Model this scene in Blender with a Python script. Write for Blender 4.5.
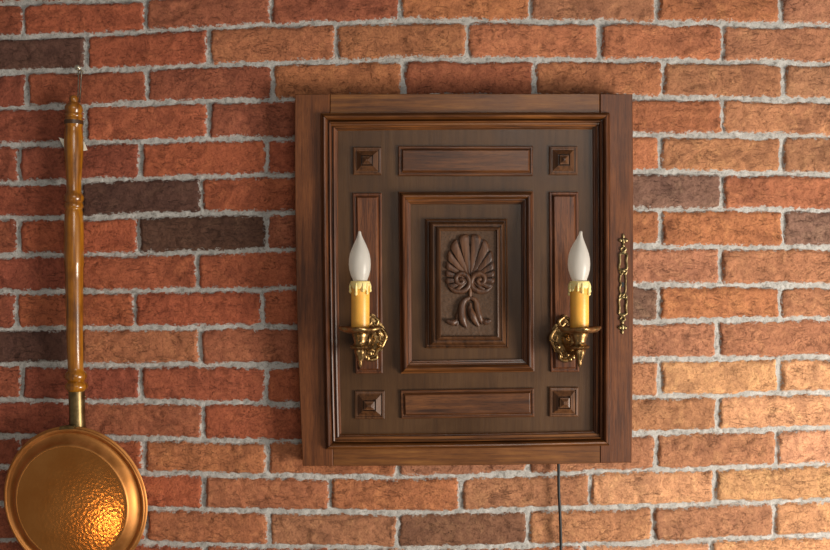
import bpy, math, random
import numpy as np
from mathutils import Vector, noise as mnoise

random.seed(7); rng = np.random.RandomState(11)
for o in list(bpy.data.objects): bpy.data.objects.remove(o)
scene = bpy.context.scene
col = scene.collection

# ------------------------------------------------------------------ camera, world, lights, exposure
D = 1.5            # camera distance from the wall, m
F = 883.0          # focal length in pixels of the 830 x 550 frame
CAMX, CAMZ = 0.0, 0.0
cam_data = bpy.data.cameras.new('camera')
cam_data.sensor_width = 36.0
cam_data.lens = F / 830.0 * 36.0
cam = bpy.data.objects.new('camera', cam_data); col.objects.link(cam)
cam.location = (CAMX, -D, CAMZ); cam.rotation_euler = (math.radians(90), 0, 0)
cam_data.clip_start = 0.02
scene.camera = cam

world = bpy.data.worlds.new('world'); scene.world = world; world.use_nodes = True
bg = world.node_tree.nodes['Background']
bg.inputs['Color'].default_value = (1.0, 0.93, 0.86, 1)
bg.inputs['Strength'].default_value = 0.165

def area_light(name, loc, target, sx, sy, power, color):
    l = bpy.data.lights.new(name, 'AREA'); l.shape = 'RECTANGLE'; l.size = sx; l.size_y = sy
    l.energy = power; l.color = color
    o = bpy.data.objects.new(name, l); col.objects.link(o); o.location = loc
    o.rotation_euler = (Vector(target) - Vector(loc)).to_track_quat('-Z', 'Y').to_euler()
    return o
# daylight from a window to the right of the wall
area_light('window_daylight', (1.75, -1.18, -0.66), (0.35, 0, -0.35), 0.7, 0.9, 66.0, (1.0, 0.92, 0.81))
# second, higher window across the room, behind the camera on the right
area_light('far_window_daylight', (0.85, -3.2, 1.02), (0.1, 0, 0.0), 1.2, 1.0, 24.0, (1.0, 0.97, 0.90))
# warm table lamp standing low on the left, in front of the wall: seen only as the glint in the copper
lamp = bpy.data.lights.new('table_lamp', 'POINT'); lamp.energy = 5.0; lamp.color = (1.0, 0.62, 0.28); lamp.shadow_soft_size = 0.055
lo = bpy.data.objects.new('table_lamp', lamp); col.objects.link(lo); lo.location = (-0.763, -1.6, -0.915)

scene.view_settings.view_transform = 'Standard'
scene.view_settings.look = 'None'
scene.view_settings.gamma = 1.0
scene.view_settings.use_curve_mapping = False
scene.view_settings.exposure = 0.0

# ------------------------------------------------------------------ helpers
def PX(px, d=0.0): return (px - 415.0) / F * (D - d) + CAMX
def PZ(py, d=0.0): return (275.0 - py) / F * (D - d) + CAMZ
def P(px, py, d, ref=None):
    r = d if ref is None else ref
    return Vector((PX(px, r), -d, PZ(py, r)))

def srgb(r, g, b):
    f = lambda c: (c/255/12.92) if c/255 <= 0.04045 else ((c/255+0.055)/1.055)**2.4
    return (f(r), f(g), f(b), 1.0)

def link_obj(name, me, mat, parent=None, loc=None):
    o = bpy.data.objects.new(name, me); col.objects.link(o)
    if mat is not None: me.materials.append(mat)
    if parent is not None: o.parent = parent
    if loc is not None: o.location = loc
    return o

def root_loc(p):
    v = Vector((0, 0, 0))
    while p is not None: v += p.location; p = p.parent
    return v

def part(name, verts, faces, mat, parent=None, smooth=None, local=False):
    """mesh from world-space vertices (or local ones) as a child of parent; smooth = sharp angle in degrees"""
    off = Vector((0, 0, 0)) if (local or parent is None) else root_loc(parent)
    me = bpy.data.meshes.new(name)
    me.from_pydata([tuple(Vector(v) - off) for v in verts], [], faces)
    me.validate(); me.update()
    import bmesh
    bm = bmesh.new(); bm.from_mesh(me); bmesh.ops.recalc_face_normals(bm, faces=bm.faces); bm.to_mesh(me); bm.free()
    if smooth is not None:
        me.polygons.foreach_set('use_smooth', [True]*len(me.polygons))
        me.set_sharp_from_angle(angle=math.radians(smooth))
    return link_obj(name, me, mat, parent)

def empty(name, loc):
    o = bpy.data.objects.new(name, None); col.objects.link(o); o.location = loc; o.empty_display_size = 0.05
    return o

def tag(o, label, cat, group=None):
    o['label'] = label; o['category'] = cat
    if group: o['group'] = group

def catmull(pts, n):
    pts = [Vector(p) for p in pts]
    out = []
    for i in range(len(pts)-1):
        p0 = pts[max(i-1, 0)]; p1 = pts[i]; p2 = pts[i+1]; p3 = pts[min(i+2, len(pts)-1)]
        for k in range(n):
            t = k/n
            out.append(0.5*((2*p1) + (p2-p0)*t + (2*p0-5*p1+4*p2-p3)*t*t + (3*p1-p0-3*p2+p3)*t**3))
    out.append(pts[-1]); return out

def tube_geo(pts, radii, n=6, seg=8, flat=1.0, closed_ends=True, catm=True):
    """tapered tube through pts; flat squashes it along Y"""
    k = len(pts)
    path = catmull(pts, n) if catm else [Vector(p) for p in pts]
    rs = np.interp(np.linspace(0, k-1, len(path)), range(k), radii)
    V = []; Fc = []
    up = Vector((0, 1, 0)); prev = None
    for i, p in enumerate(path):
        t = (path[min(i+1, len(path)-1)] - path[max(i-1, 0)])
        if t.length < 1e-9: t = Vector((0, 0, 1))
        t.normalize()
        if prev is None:
            a = up if abs(t.dot(up)) < 0.9 else Vector((1, 0, 0))
        else: a = prev
        a = (a - t*a.dot(t)).normalized(); prev = a
        b = t.cross(a)
        for j in range(seg):
            th = 2*math.pi*j/seg
            w = (a*math.cos(th) + b*math.sin(th))*rs[i]
            w.y *= flat
            V.append(p + w)
    m = len(path)
    for i in range(m-1):
        for j in range(seg):
            Fc.append((i*seg+j, i*seg+(j+1) % seg, (i+1)*seg+(j+1) % seg, (i+1)*seg+j))
    if closed_ends:
        Fc.append(tuple(range(seg-1, -1, -1))); Fc.append(tuple((m-1)*seg+j for j in range(seg)))
    return V, Fc

def join_geo(*gs):
    V = []; Fc = []
    for v, f in gs:
        n = len(V); V += list(v); Fc += [tuple(i+n for i in q) for q in f]
    return V, Fc

def lathe_geo(profile, origin, axis='Z', seg=32, rfun=None, cap=True):
    """profile: (radius, s) along the axis; axis Z goes up, axis Y goes towards the camera (-y)"""
    V = []; Fc = []; o = Vector(origin)
    for (r, s) in profile:
        for j in range(seg):
            th = 2*math.pi*j/seg
            rr = r*(rfun(th, r, s) if rfun else 1.0)
            if axis == 'Z': V.append(o + Vector((rr*math.cos(th), rr*math.sin(th), s)))
            else: V.append(o + Vector((rr*math.cos(th), -s, rr*math.sin(th))))
    m = len(profile)
    for i in range(m-1):
        for j in range(seg):
            Fc.append((i*seg+j, i*seg+(j+1) % seg, (i+1)*seg+(j+1) % seg, (i+1)*seg+j))
    if cap:
        Fc.append(tuple(range(seg-1, -1, -1))); Fc.append(tuple((m-1)*seg+j for j in range(seg)))
    return V, Fc

def sphere_geo(c, r, seg=10, rings=6, sc=(1, 1, 1)):
    V = []; Fc = []; c = Vector(c)
    V.append(c + Vector((0, 0, r*sc[2])))
    for i in range(1, rings):
        a = math.pi*i/rings
        for j in range(seg):
            th = 2*math.pi*j/seg
            V.append(c + Vector((r*math.sin(a)*math.cos(th)*sc[0], r*math.sin(a)*math.sin(th)*sc[1], r*math.cos(a)*sc[2])))
    V.append(c - Vector((0, 0, r*sc[2])))
    for j in range(seg): Fc.append((0, 1+j, 1+(j+1) % seg))
    for i in range(rings-2):
        for j in range(seg):
            Fc.append((1+i*seg+j, 1+(i+1)*seg+j, 1+(i+1)*seg+(j+1) % seg, 1+i*seg+(j+1) % seg))
    L = len(V)-1; b = 1+(rings-2)*seg
    for j in range(seg): Fc.append((L, b+(j+1) % seg, b+j))
    return V, Fc

# ------------------------------------------------------------------ value noise on arrays
def _hash(ix, iy, s):
    h = (ix.astype(np.int64)*374761393 + iy.astype(np.int64)*668265263 + s*974711) & 0x7fffffff
    h = ((h ^ (h >> 13))*1274126177) & 0x7fffffff
    h = h ^ (h >> 16)
    return (h & 0xffff)/65535.0
def vnoise(x, y, s=0):
    ix = np.floor(x); iy = np.floor(y); fx = x-ix; fy = y-iy
    fx = fx*fx*(3-2*fx); fy = fy*fy*(3-2*fy)
    a = _hash(ix, iy, s); b = _hash(ix+1, iy, s); c = _hash(ix, iy+1, s); d = _hash(ix+1, iy+1, s)
    return (a*(1-fx)+b*fx)*(1-fy) + (c*(1-fx)+d*fx)*fy
def fbm(x, y, s=0, o=3):
    v = 0; a = 0.5; n = 0
    for k in range(o):
        v = v + a*vnoise(x*2**k, y*2**k, s+17*k); n += a; a *= 0.55
    return v/n
def sstep(a, b, x):
    t = np.clip((x-a)/(b-a), 0, 1); return t*t*(3-2*t)

# ------------------------------------------------------------------ materials
def new_mat(name):
    m = bpy.data.materials.new(name); m.use_nodes = True
    nt = m.node_tree; b = nt.nodes['Principled BSDF']
    return m, nt, b
def N(nt, kind, **kw):
    n = nt.nodes.new(kind)
    for k, v in kw.items(): setattr(n, k, v)
    return n
def ramp(nt, stops, src):
    r = N(nt, 'ShaderNodeValToRGB'); e = r.color_ramp.elements
    while len(e) < len(stops): e.new(0.5)
    for i, (p, c) in enumerate(stops):
        e[i].position = p; e[i].color = c if len(c) == 4 else (*c, 1)
    nt.links.new(src, r.inputs['Fac']); return r.outputs['Color']
def mixc(nt, fac, a, b, mode='MIX'):
    m = N(nt, 'ShaderNodeMix', data_type='RGBA', blend_type=mode)
    for sock, v in ((m.inputs[0], fac), (m.inputs[6], a), (m.inputs[7], b)):
        if hasattr(v, 'links'): nt.links.new(v, sock)
        elif isinstance(v, (int, float)): sock.default_value = v
        else: sock.default_value = v
    return m.outputs[2]
def noise_tex(nt, vec, scale, detail=4, rough=0.55, dist=0.0):
    n = N(nt, 'ShaderNodeTexNoise'); n.inputs['Scale'].default_value = scale
    n.inputs['Detail'].default_value = detail; n.inputs['Roughness'].default_value = rough; n.inputs['Distortion'].default_value = dist
    nt.links.new(vec, n.inputs['Vector']); return n.outputs['Fac']
def bump(nt, h, strength, dist, prev=None):
    b = N(nt, 'ShaderNodeBump'); b.inputs['Strength'].default_value = strength; b.inputs['Distance'].default_value = dist
    nt.links.new(h, b.inputs['Height'])
    if prev is not None: nt.links.new(prev, b.inputs['Normal'])
    return b.outputs['Normal']
def mapping(nt, scale=(1, 1, 1), rot=(0, 0, 0), rand=True):
    tc = N(nt, 'ShaderNodeTexCoord'); mp = N(nt, 'ShaderNodeMapping')
    mp.inputs['Scale'].default_value = scale; mp.inputs['Rotation'].default_value = rot
    nt.links.new(tc.outputs['Object'], mp.inputs['Vector'])
    if not rand: return mp.outputs['Vector']
    oi = N(nt, 'ShaderNodeObjectInfo'); ad = N(nt, 'ShaderNodeVectorMath', operation='MULTIPLY_ADD')
    cb = N(nt, 'ShaderNodeCombineXYZ')
    for i in range(3): nt.links.new(oi.outputs['Random'], cb.inputs[i])
    nt.links.new(cb.outputs[0], ad.inputs[0]); ad.inputs[1].default_value = (37.0, 51.0, 23.0)
    nt.links.new(mp.outputs['Vector'], ad.inputs[2])
    return ad.outputs[0]

def brick_material():
    m, nt, b = new_mat('fired_brick')
    v = mapping(nt)
    oi = N(nt, 'ShaderNodeObjectInfo'); base = oi.outputs['Color']
    blotch = noise_tex(nt, v, 22, 5, 0.6, 0.6)
    warm = noise_tex(nt, v, 38, 3, 0.5, 1.0)
    grain = noise_tex(nt, v, 420, 4, 0.7)
    mid = noise_tex(nt, v, 120, 5, 0.7, 0.4)
    dark = mixc(nt, 1.0, base, (0.50, 0.47, 0.50, 1), 'MULTIPLY')
    light = mixc(nt, 1.0, base, (1.22, 1.34, 1.28, 1), 'MULTIPLY')
    c = mixc(nt, ramp(nt, [(0.46, (0, 0, 0)), (0.70, (0.75, 0.75, 0.75))], blotch), base, dark)
    c = mixc(nt, ramp(nt, [(0.50, (0, 0, 0)), (0.72, (0.75, 0.75, 0.75))], warm), c, light)
    c = mixc(nt, ramp(nt, [(0.38, (0.38, 0.38, 0.38)), (0.54, (0, 0, 0))], mid), c, dark)
    gd = mixc(nt, 1.0, c, (0.72, 0.68, 0.66, 1), 'MULTIPLY')
    c = mixc(nt, ramp(nt, [(0.38, (0.9, 0.9, 0.9)), (0.50, (0, 0, 0))], grain), c, gd)
    # drag folds and pits of the hand-made brick
    fv = mapping(nt, (0.5, 1, 1.3)); fold = noise_tex(nt, fv, 42, 5, 0.62, 1.2)
    crease = ramp(nt, [(0.485, (1, 1, 1)), (0.500, (0, 0, 0)), (0.512, (1, 1, 1))], fold)
    pitn = noise_tex(nt, v, 230, 3, 0.8, 0.3)
    pits = ramp(nt, [(0.36, (0, 0, 0)), (0.46, (1, 1, 1))], pitn)
    big = noise_tex(nt, v, 30, 2, 0.5)
    cm = mixc(nt, ramp(nt, [(0.42, (0, 0, 0)), (0.55, (1, 1, 1))], big), (1, 1, 1, 1), crease)
    c = mixc(nt, cm, mixc(nt, 1.0, c, (0.60, 0.55, 0.53, 1), 'MULTIPLY'), c)
    c = mixc(nt, pits, mixc(nt, 1.0, c, (0.80, 0.76, 0.74, 1), 'MULTIPLY'), c)
    # smears of mortar left on the edges
    at = N(nt, 'ShaderNodeAttribute', attribute_name='edge')
    sm = noise_tex(nt, v, 150, 5, 0.75)
    sub = N(nt, 'ShaderNodeMath', operation='MULTIPLY_ADD'); nt.links.new(sm, sub.inputs[0]); sub.inputs[1].default_value = 1.0
    inv = N(nt, 'ShaderNodeMath', operation='MULTIPLY'); nt.links.new(at.outputs['Fac'], inv.inputs[0]); inv.inputs[1].default_value = -0.55
    nt.links.new(inv.outputs[0], sub.inputs[2])
    smear = ramp(nt, [(0.33, (0, 0, 0)), (0.40, (0.9, 0.9, 0.9))], sub.outputs[0])
    c = mixc(nt, smear, c, (0.46, 0.44, 0.41, 1))
    nt.links.new(c, b.inputs['Base Color'])
    b.inputs['Roughness'].default_value = 0.82
    b.inputs['Specular IOR Level'].default_value = 0.3
    n1 = bump(nt, pits, 0.55, 0.0012, bump(nt, cm, 0.8, 0.0018, bump(nt, mid, 0.8, 0.0038)))
    n2 = bump(nt, grain, 0.8, 0.0016, n1)
    nt.links.new(n2, b.inputs['Normal'])
    return m

def mortar_material():
    m, nt, b = new_mat('mortar')
    v = mapping(nt, rand=False)
    a = noise_tex(nt, v, 30, 5, 0.6); g = noise_tex(nt, v, 500, 4, 0.7); s = noise_tex(nt, v, 130, 4, 0.7)
    c = ramp(nt, [(0.3, (0.34, 0.328, 0.308)), (0.7, (0.54, 0.522, 0.495))], a)
    c = mixc(nt, ramp(nt, [(0.36, (0.8, 0.8, 0.8)), (0.48, (0, 0, 0))], s), c, (0.20, 0.187, 0.17, 1))
    c = mixc(nt, ramp(nt, [(0.36, (0.6, 0.6, 0.6)), (0.5, (0, 0, 0))], g), c, (0.18, 0.17, 0.155, 1))
    nt.links.new(c, b.inputs['Base Color']); b.inputs['Roughness'].default_value = 0.95
    b.inputs['Specular IOR Level'].default_value = 0.15
    nt.links.new(bump(nt, g, 0.5, 0.0012, bump(nt, s, 0.7, 0.003)), b.inputs['Normal'])
    return m

def wood_material(name, dark, mid, light, grain='V', rough=0.42, coat=0.15, contrast=1.0, spec=0.35):
    m, nt, b = new_mat(name)
    sc = (1, 1, 0.055) if grain == 'V' else (0.055, 1, 1)
    v = mapping(nt, sc); v2 = mapping(nt)
    f1 = noise_tex(nt, v, 170, 6, 0.62, 0.25); f2 = noise_tex(nt, v, 900, 3, 0.7); f3 = noise_tex(nt, v2, 9, 4, 0.55, 0.4)
    c = ramp(nt, [(0.30, dark), (0.5, mid), (0.74, light)], f1)
    c = mixc(nt, ramp(nt, [(0.38, (0.7*contrast,)*3), (0.5, (0, 0, 0))], f2), c, dark)
    dk = mixc(nt, 1.0, c, (0.62, 0.58, 0.56, 1), 'MULTIPLY')
    c = mixc(nt, ramp(nt, [(0.38, (0.75, 0.75, 0.75)), (0.62, (0, 0, 0))], f3), c, dk)
    nt.links.new(c, b.inputs['Base Color'])
    r = N(nt, 'ShaderNodeMapRange'); r.inputs[3].default_value = rough-0.08; r.inputs[4].default_value = rough+0.14
    nt.links.new(f3, r.inputs[0]); nt.links.new(r.outputs[0], b.inputs['Roughness'])
    b.inputs['Specular IOR Level'].default_value = spec
    b.inputs['Coat Weight'].default_value = coat; b.inputs['Coat Roughness'].default_value = 0.25
    nt.links.new(bump(nt, f2, 0.25, 0.0008, bump(nt, f1, 0.2, 0.001)), b.inputs['Normal'])
    return m

def varnish_material():
    m, nt, b = new_mat('varnished_pine')
    v = mapping(nt, (1, 1, 0.07)); v2 = mapping(nt)
    f1 = noise_tex(nt, v, 160, 5, 0.6, 0.3); f3 = noise_tex(nt, v2, 26, 4, 0.6)
    c = ramp(nt, [(0.3, srgb(92, 50, 4)), (0.5, srgb(148, 90, 8)), (0.75, srgb(178, 118, 20))], f1)
    dk = mixc(nt, 1.0, c, (0.5, 0.42, 0.35, 1), 'MULTIPLY')
    c = mixc(nt, ramp(nt, [(0.36, (0.7, 0.7, 0.7)), (0.55, (0, 0, 0))], f3), c, dk)
    nt.links.new(c, b.inputs['Base Color']); b.inputs['Roughness'].default_value = 0.30
    b.inputs['Coat Weight'].default_value = 0.55; b.inputs['Coat Roughness'].default_value = 0.13
    return m

def metal_material(name, c0, c1, rough, scale=60, bumpk=0.0, metallic=1.0):
    m, nt, b = new_mat(name)
    v = mapping(nt); f = noise_tex(nt, v, scale, 5, 0.65)
    nt.links.new(ramp(nt, [(0.35, c0), (0.65, c1)], f), b.inputs['Base Color'])
    b.inputs['Metallic'].default_value = metallic
    r = N(nt, 'ShaderNodeMapRange'); r.inputs[3].default_value = rough*0.75; r.inputs[4].default_value = rough*1.35
    nt.links.new(f, r.inputs[0]); nt.links.new(r.outputs[0], b.inputs['Roughness'])
    if bumpk: nt.links.new(bump(nt, f, bumpk, 0.001), b.inputs['Normal'])
    return m

def hammered_copper():
    m, nt, b = new_mat('hammered_copper')
    v = mapping(nt, rand=False); f = noise_tex(nt, v, 18, 4, 0.6)
    nt.links.new(ramp(nt, [(0.35, (0.70, 0.26, 0.060)), (0.65, (0.82, 0.34, 0.09))], f), b.inputs['Base Color'])
    b.inputs['Metallic'].default_value = 1.0; b.inputs['Roughness'].default_value = 0.22
    vo = N(nt, 'ShaderNodeTexVoronoi', feature='SMOOTH_F1'); vo.inputs['Scale'].default_value = 195.0
    vo.inputs['Smoothness'].default_value = 0.35
    nt.links.new(v, vo.inputs['Vector'])
    nt.links.new(bump(nt, vo.outputs['Distance'], 0.19, 0.0014), b.inputs['Normal'])
    return m

def plain(name, c, rough, **kw):
    m, nt, b = new_mat(name)
    v = mapping(nt); f = noise_tex(nt, v, kw.get('scale', 80), 4, 0.6)
    d = tuple(x*kw.get('vary', 0.8) for x in c[:3])
    nt.links.new(ramp(nt, [(0.35, d), (0.65, c)], f), b.inputs['Base Color'])
    b.inputs['Roughness'].default_value = rough
    if 'sss' in kw:
        b.inputs['Subsurface Weight'].default_value = kw['sss']; b.inputs['Subsurface Radius'].default_value = (0.02, 0.012, 0.006)
        b.inputs['Subsurface Scale'].default_value = 0.4
    return m

M = {}
M['brick'] = brick_material(); M['mortar'] = mortar_material()
M['stile'] = wood_material('brown_oak_upright', srgb(66, 34, 16), srgb(102, 57, 28), srgb(122, 72, 37), 'V', 0.46, 0.10, 0.7, 0.3)
M['rail'] = wood_material('brown_oak_level', srgb(80, 44, 17), srgb(116, 70, 29), srgb(138, 90, 41), 'H', 0.44, 0.14, 0.6, 0.35)
M['field'] = wood_material('dark_walnut_field', srgb(66, 43, 23), srgb(77, 51, 28), srgb(84, 58, 33), 'V', 0.38, 0.08, 0.12, 0.33)
M['mould_v'] = wood_material('polished_moulding_upright', srgb(42, 23, 12), srgb(92, 52, 27), srgb(130, 76, 38), 'V', 0.41, 0.14, 0.6)
M['mould_h'] = wood_material('polished_moulding_level', srgb(48, 27, 12), srgb(104, 61, 27), srgb(146, 90, 40), 'H', 0.31, 0.35, 0.6)
M['panel_v'] = wood_material('raised_oak_upright', srgb(54, 28, 15), srgb(106, 61, 34), srgb(130, 80, 46), 'V', 0.40, 0.2)
M['panel_h'] = wood_material('raised_oak_level', srgb(54, 29, 14), srgb(94, 55, 27), srgb(116, 72, 37), 'H', 0.40, 0.2)
M['block'] = wood_material('carved_block', srgb(50, 30, 17), srgb(94, 60, 35), srgb(116, 77, 47), 'V', 0.40, 0.2, 0.6)
M['carve'] = wood_material('carved_oak', srgb(46, 29, 20), srgb(92, 60, 40), srgb(118, 82, 56), 'V', 0.45, 0.15, 0.6)
M['ground'] = plain('stippled_ground', srgb(88, 60, 37), 0.7, scale=600, vary=0.45)
M['varnish'] = varnish_material()
M['copper'] = hammered_copper()
M['copper_rim'] = metal_material('copper_edge', (0.46, 0.19, 0.052), (0.60, 0.265, 0.085), 0.48, 30)
M['brass'] = metal_material('antique_brass', (0.16, 0.092, 0.036), (0.50, 0.32, 0.14), 0.32, 120)
M['old_brass'] = metal_material('worn_brass_tube', (0.13, 0.09, 0.04), (0.27, 0.19, 0.09), 0.36, 60)
M['gilt'] = metal_material('gilt_brass', (0.13, 0.095, 0.042), (0.38, 0.285, 0.145), 0.38, 150)
M['steel'] = metal_material('dull_steel', (0.13, 0.11, 0.085), (0.30, 0.26, 0.2), 0.4, 120)
M['nail'] = metal_material('bright_nail', (0.45, 0.40, 0.30), (0.75, 0.68, 0.52), 0.3, 150)
M['sleeve'] = plain('honey_wax_sleeve', srgb(240, 178, 76), 0.36, sss=0.25, scale=25, vary=0.8)
M['wax'] = plain('cream_wax', srgb(246, 222, 150), 0.4, sss=0.3, scale=60, vary=0.85)
M['cord'] = plain('black_rubber', (0.006, 0.006, 0.007), 0.6)
M['paper'] = plain('cream_paper', srgb(248, 242, 224), 0.8, vary=0.93)
M['line'] = plain('dark_band', srgb(70, 44, 22), 0.4)

def bulb_material():
    m, nt, b = new_mat('frosted_glass')
    b.inputs['Base Color'].default_value = (0.70, 0.67, 0.62, 1); b.inputs['Roughness'].default_value = 0.32
    b.inputs['Specular IOR Level'].default_value = 0.5
    tr = N(nt, 'ShaderNodeBsdfTranslucent'); tr.inputs['Color'].default_value = (0.93, 0.90, 0.84, 1)
    mx = N(nt, 'ShaderNodeMixShader'); mx.inputs[0].default_value = 0.40
    nt.links.new(b.outputs[0], mx.inputs[1]); nt.links.new(tr.outputs[0], mx.inputs[2])
    nt.links.new(mx.outputs[0], nt.nodes['Material Output'].inputs['Surface'])
    v = mapping(nt); nt.links.new(bump(nt, noise_tex(nt, v, 900, 2), 0.1, 0.0005), b.inputs['Normal'])
    return m
M['bulb'] = bulb_material()

# ------------------------------------------------------------------ brick wall
KX = [0, 104, 208, 300, 416, 624, 727, 830]
J = [[4, 1.5, -4, -10, -15, -14, -13, -11], [37.5, 34, 28, 24, 21, 22.8, 24, 26], [73, 70, 65.5, 62.5, 60, 60, 62, 64],
     [109, 104.5, 102, 99, 97, 97.5, 99.5, 100.5], [145, 143, 140, 138, 135.5, 134.5, 135.5, 136.5],
     [183, 180.5, 177, 175.3, 173.5, 172, 173.5, 175], [219, 217, 214, 212.3, 210.5, 209, 209.7, 210.5],
     [255.5, 254.5, 252.5, 249, 247.5, 247, 247.3, 247.5], [292, 291, 290, 288.3, 286.5, 285, 285.3, 285.5],
     [329, 328, 327, 326, 324, 322, 320.5, 318.5], [363.5, 364.5, 365.3, 365, 363, 360, 358.5, 357],
     [400, 401, 402.5, 404, 402, 398, 395.5, 393], [436, 438, 440, 441, 439.5, 434, 431, 428],
     [467, 471, 474.7, 476.5, 477.5, 471.2, 467.5, 463], [504, 507, 509.7, 511.5, 513, 506.8, 503, 499.5],
     [539, 541, 544.3, 546.5, 548, 543.7, 539, 534.5]]
VJ = {0: [85, 209, 336, 467, 599, 722], 1: [24, 146, 271, 400, 530.5, 656.5, 780], 2: [87, 208.5, 336.5, 467.5, 599, 722],
      3: [27, 147, 273, 403.5, 534, 662.5, 783], 4: [86, 209, 336, 467, 599, 722], 5: [20, 140.5, 266.5, 398, 530, 660, 782],
      6: [81, 201.5, 334, 467, 598, 721.5], 7: [19, 139, 267, 398, 530, 660, 782.5], 8: [80, 198, 330, 465, 597, 719.5],
      9: [17, 135.5, 262.5, 396, 529, 658, 780], 10: [80, 200.5, 331, 464, 596, 717], 11: [22.5, 141.5, 266, 396, 528, 659, 779],
      12: [81, 203, 333, 464, 595, 717], 13: [20, 144, 268, 397, 528, 656, 776], 14: [82, 203.5, 330, 461, 590, 714],
      15: [22, 146, 269, 397, 528, 652, 774], 16: [82, 205, 330, 458, 583, 710]}
def jline(k, x):
    x = np.asarray(x, float)
    if k < 0: kk, off = 0, 36.5*k
    elif k > 15: kk, off = 15, 36.3*(k-15)
    else: kk, off = k, 0
    return np.interp(x, KX, J[kk]) + off
def vjoints(k):
    if k in VJ: L = list(VJ[k])
    else:
        L = list(VJ[1 if k % 2 else 2]) if k < 0 else list(VJ[15 if k % 2 else 16])
    while L[0] > -300: L.insert(0, L[0]-125)
    while L[-1] < 1120: L.append(L[-1]+125)
    return L
# fired colour of each brick: R red, E dark red, O orange, B brown-red, D dark purple-brown, M mauve-brown, Y sandy yellow, S salmon
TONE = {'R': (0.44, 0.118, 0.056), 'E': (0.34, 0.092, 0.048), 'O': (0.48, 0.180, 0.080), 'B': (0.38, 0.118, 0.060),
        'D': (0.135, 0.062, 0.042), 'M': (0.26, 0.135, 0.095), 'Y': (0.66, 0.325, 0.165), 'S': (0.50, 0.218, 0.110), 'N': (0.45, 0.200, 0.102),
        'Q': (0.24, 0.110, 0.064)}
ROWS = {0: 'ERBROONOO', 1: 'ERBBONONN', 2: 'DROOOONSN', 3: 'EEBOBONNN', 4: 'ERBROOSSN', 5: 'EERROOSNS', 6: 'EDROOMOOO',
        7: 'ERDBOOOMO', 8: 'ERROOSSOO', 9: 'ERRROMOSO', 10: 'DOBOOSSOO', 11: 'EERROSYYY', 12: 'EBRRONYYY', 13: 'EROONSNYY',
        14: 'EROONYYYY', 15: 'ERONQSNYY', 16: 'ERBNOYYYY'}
def tone(k, x0, x1):
    cx = (x0+x1)/2
    if k in ROWS and -60 < cx < 890:
        L = [v for v in VJ[k]]
        i = sum(1 for v in L if v < cx)
        s = ROWS[k]; return TONE[s[min(i, len(s)-1)]]
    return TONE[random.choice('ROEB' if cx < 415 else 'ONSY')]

# mortar bed: one wall mesh, fine in the frame and coarse beyond it
def axis_px(a, f0, f1, b, fine, coarse):
    return np.concatenate([np.arange(a, f0, coarse), np.arange(f0, f1, fine), np.arange(f1, b+coarse, coarse)])
gx = axis_px(-300, -20, 850, 1130, 1.7, 10); gy = axis_px(-150, -15, 565, 700, 1.6, 9)
GX, GY = np.meshgrid(gx, gy)
h = -0.0007 + 0.0034*(fbm(GX/14, GY/14, 3, 3)-0.5) + 0.0024*(vnoise(GX/3.2, GY/3.2, 9)-0.5)
Vm = np.stack([PX(GX), -h, PZ(GY)], -1).reshape(-1, 3)
ny, nx = GX.shape
idx = np.arange(ny*nx).reshape(ny, nx)
Fm = np.stack([idx[:-1, :-1], idx[1:, :-1], idx[1:, 1:], idx[:-1, 1:]], -1).reshape(-1, 4)
def mesh_np(name, V, Fq, smooth=True):
    me = bpy.data.meshes.new(name)
    me.vertices.add(len(V)); me.vertices.foreach_set('co', np.asarray(V, np.float32).ravel())
    me.loops.add(len(Fq)*4); me.loops.foreach_set('vertex_index', np.asarray(Fq, np.int32).ravel())
    me.polygons.add(len(Fq)); me.polygons.foreach_set('loop_start', np.arange(0, len(Fq)*4, 4, dtype=np.int32))
    me.polygons.foreach_set('use_smooth', np.ones(len(Fq), bool) if smooth else np.zeros(len(Fq), bool))
    me.update(calc_edges=True); me.validate()
    return me
# close the slab behind: border ring pushed back
bx = np.concatenate([idx[0, :], idx[1:, -1], idx[-1, -2::-1], idx[-2:0:-1, 0]])
nb = len(bx); back = Vm[bx].copy(); back[:, 1] = 0.11
base = len(Vm); Vm = np.concatenate([Vm, back])
ring = np.stack([bx, base+np.arange(nb), base+(np.arange(nb)+1) % nb, np.roll(bx, -1)], -1)
wall = link_obj('wall_back', mesh_np('wall_back', Vm, np.concatenate([Fm, ring])), M['mortar'])
wall['kind'] = 'structure'
wall['label'] = 'red brick wall with pale grey mortar joints'

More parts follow.
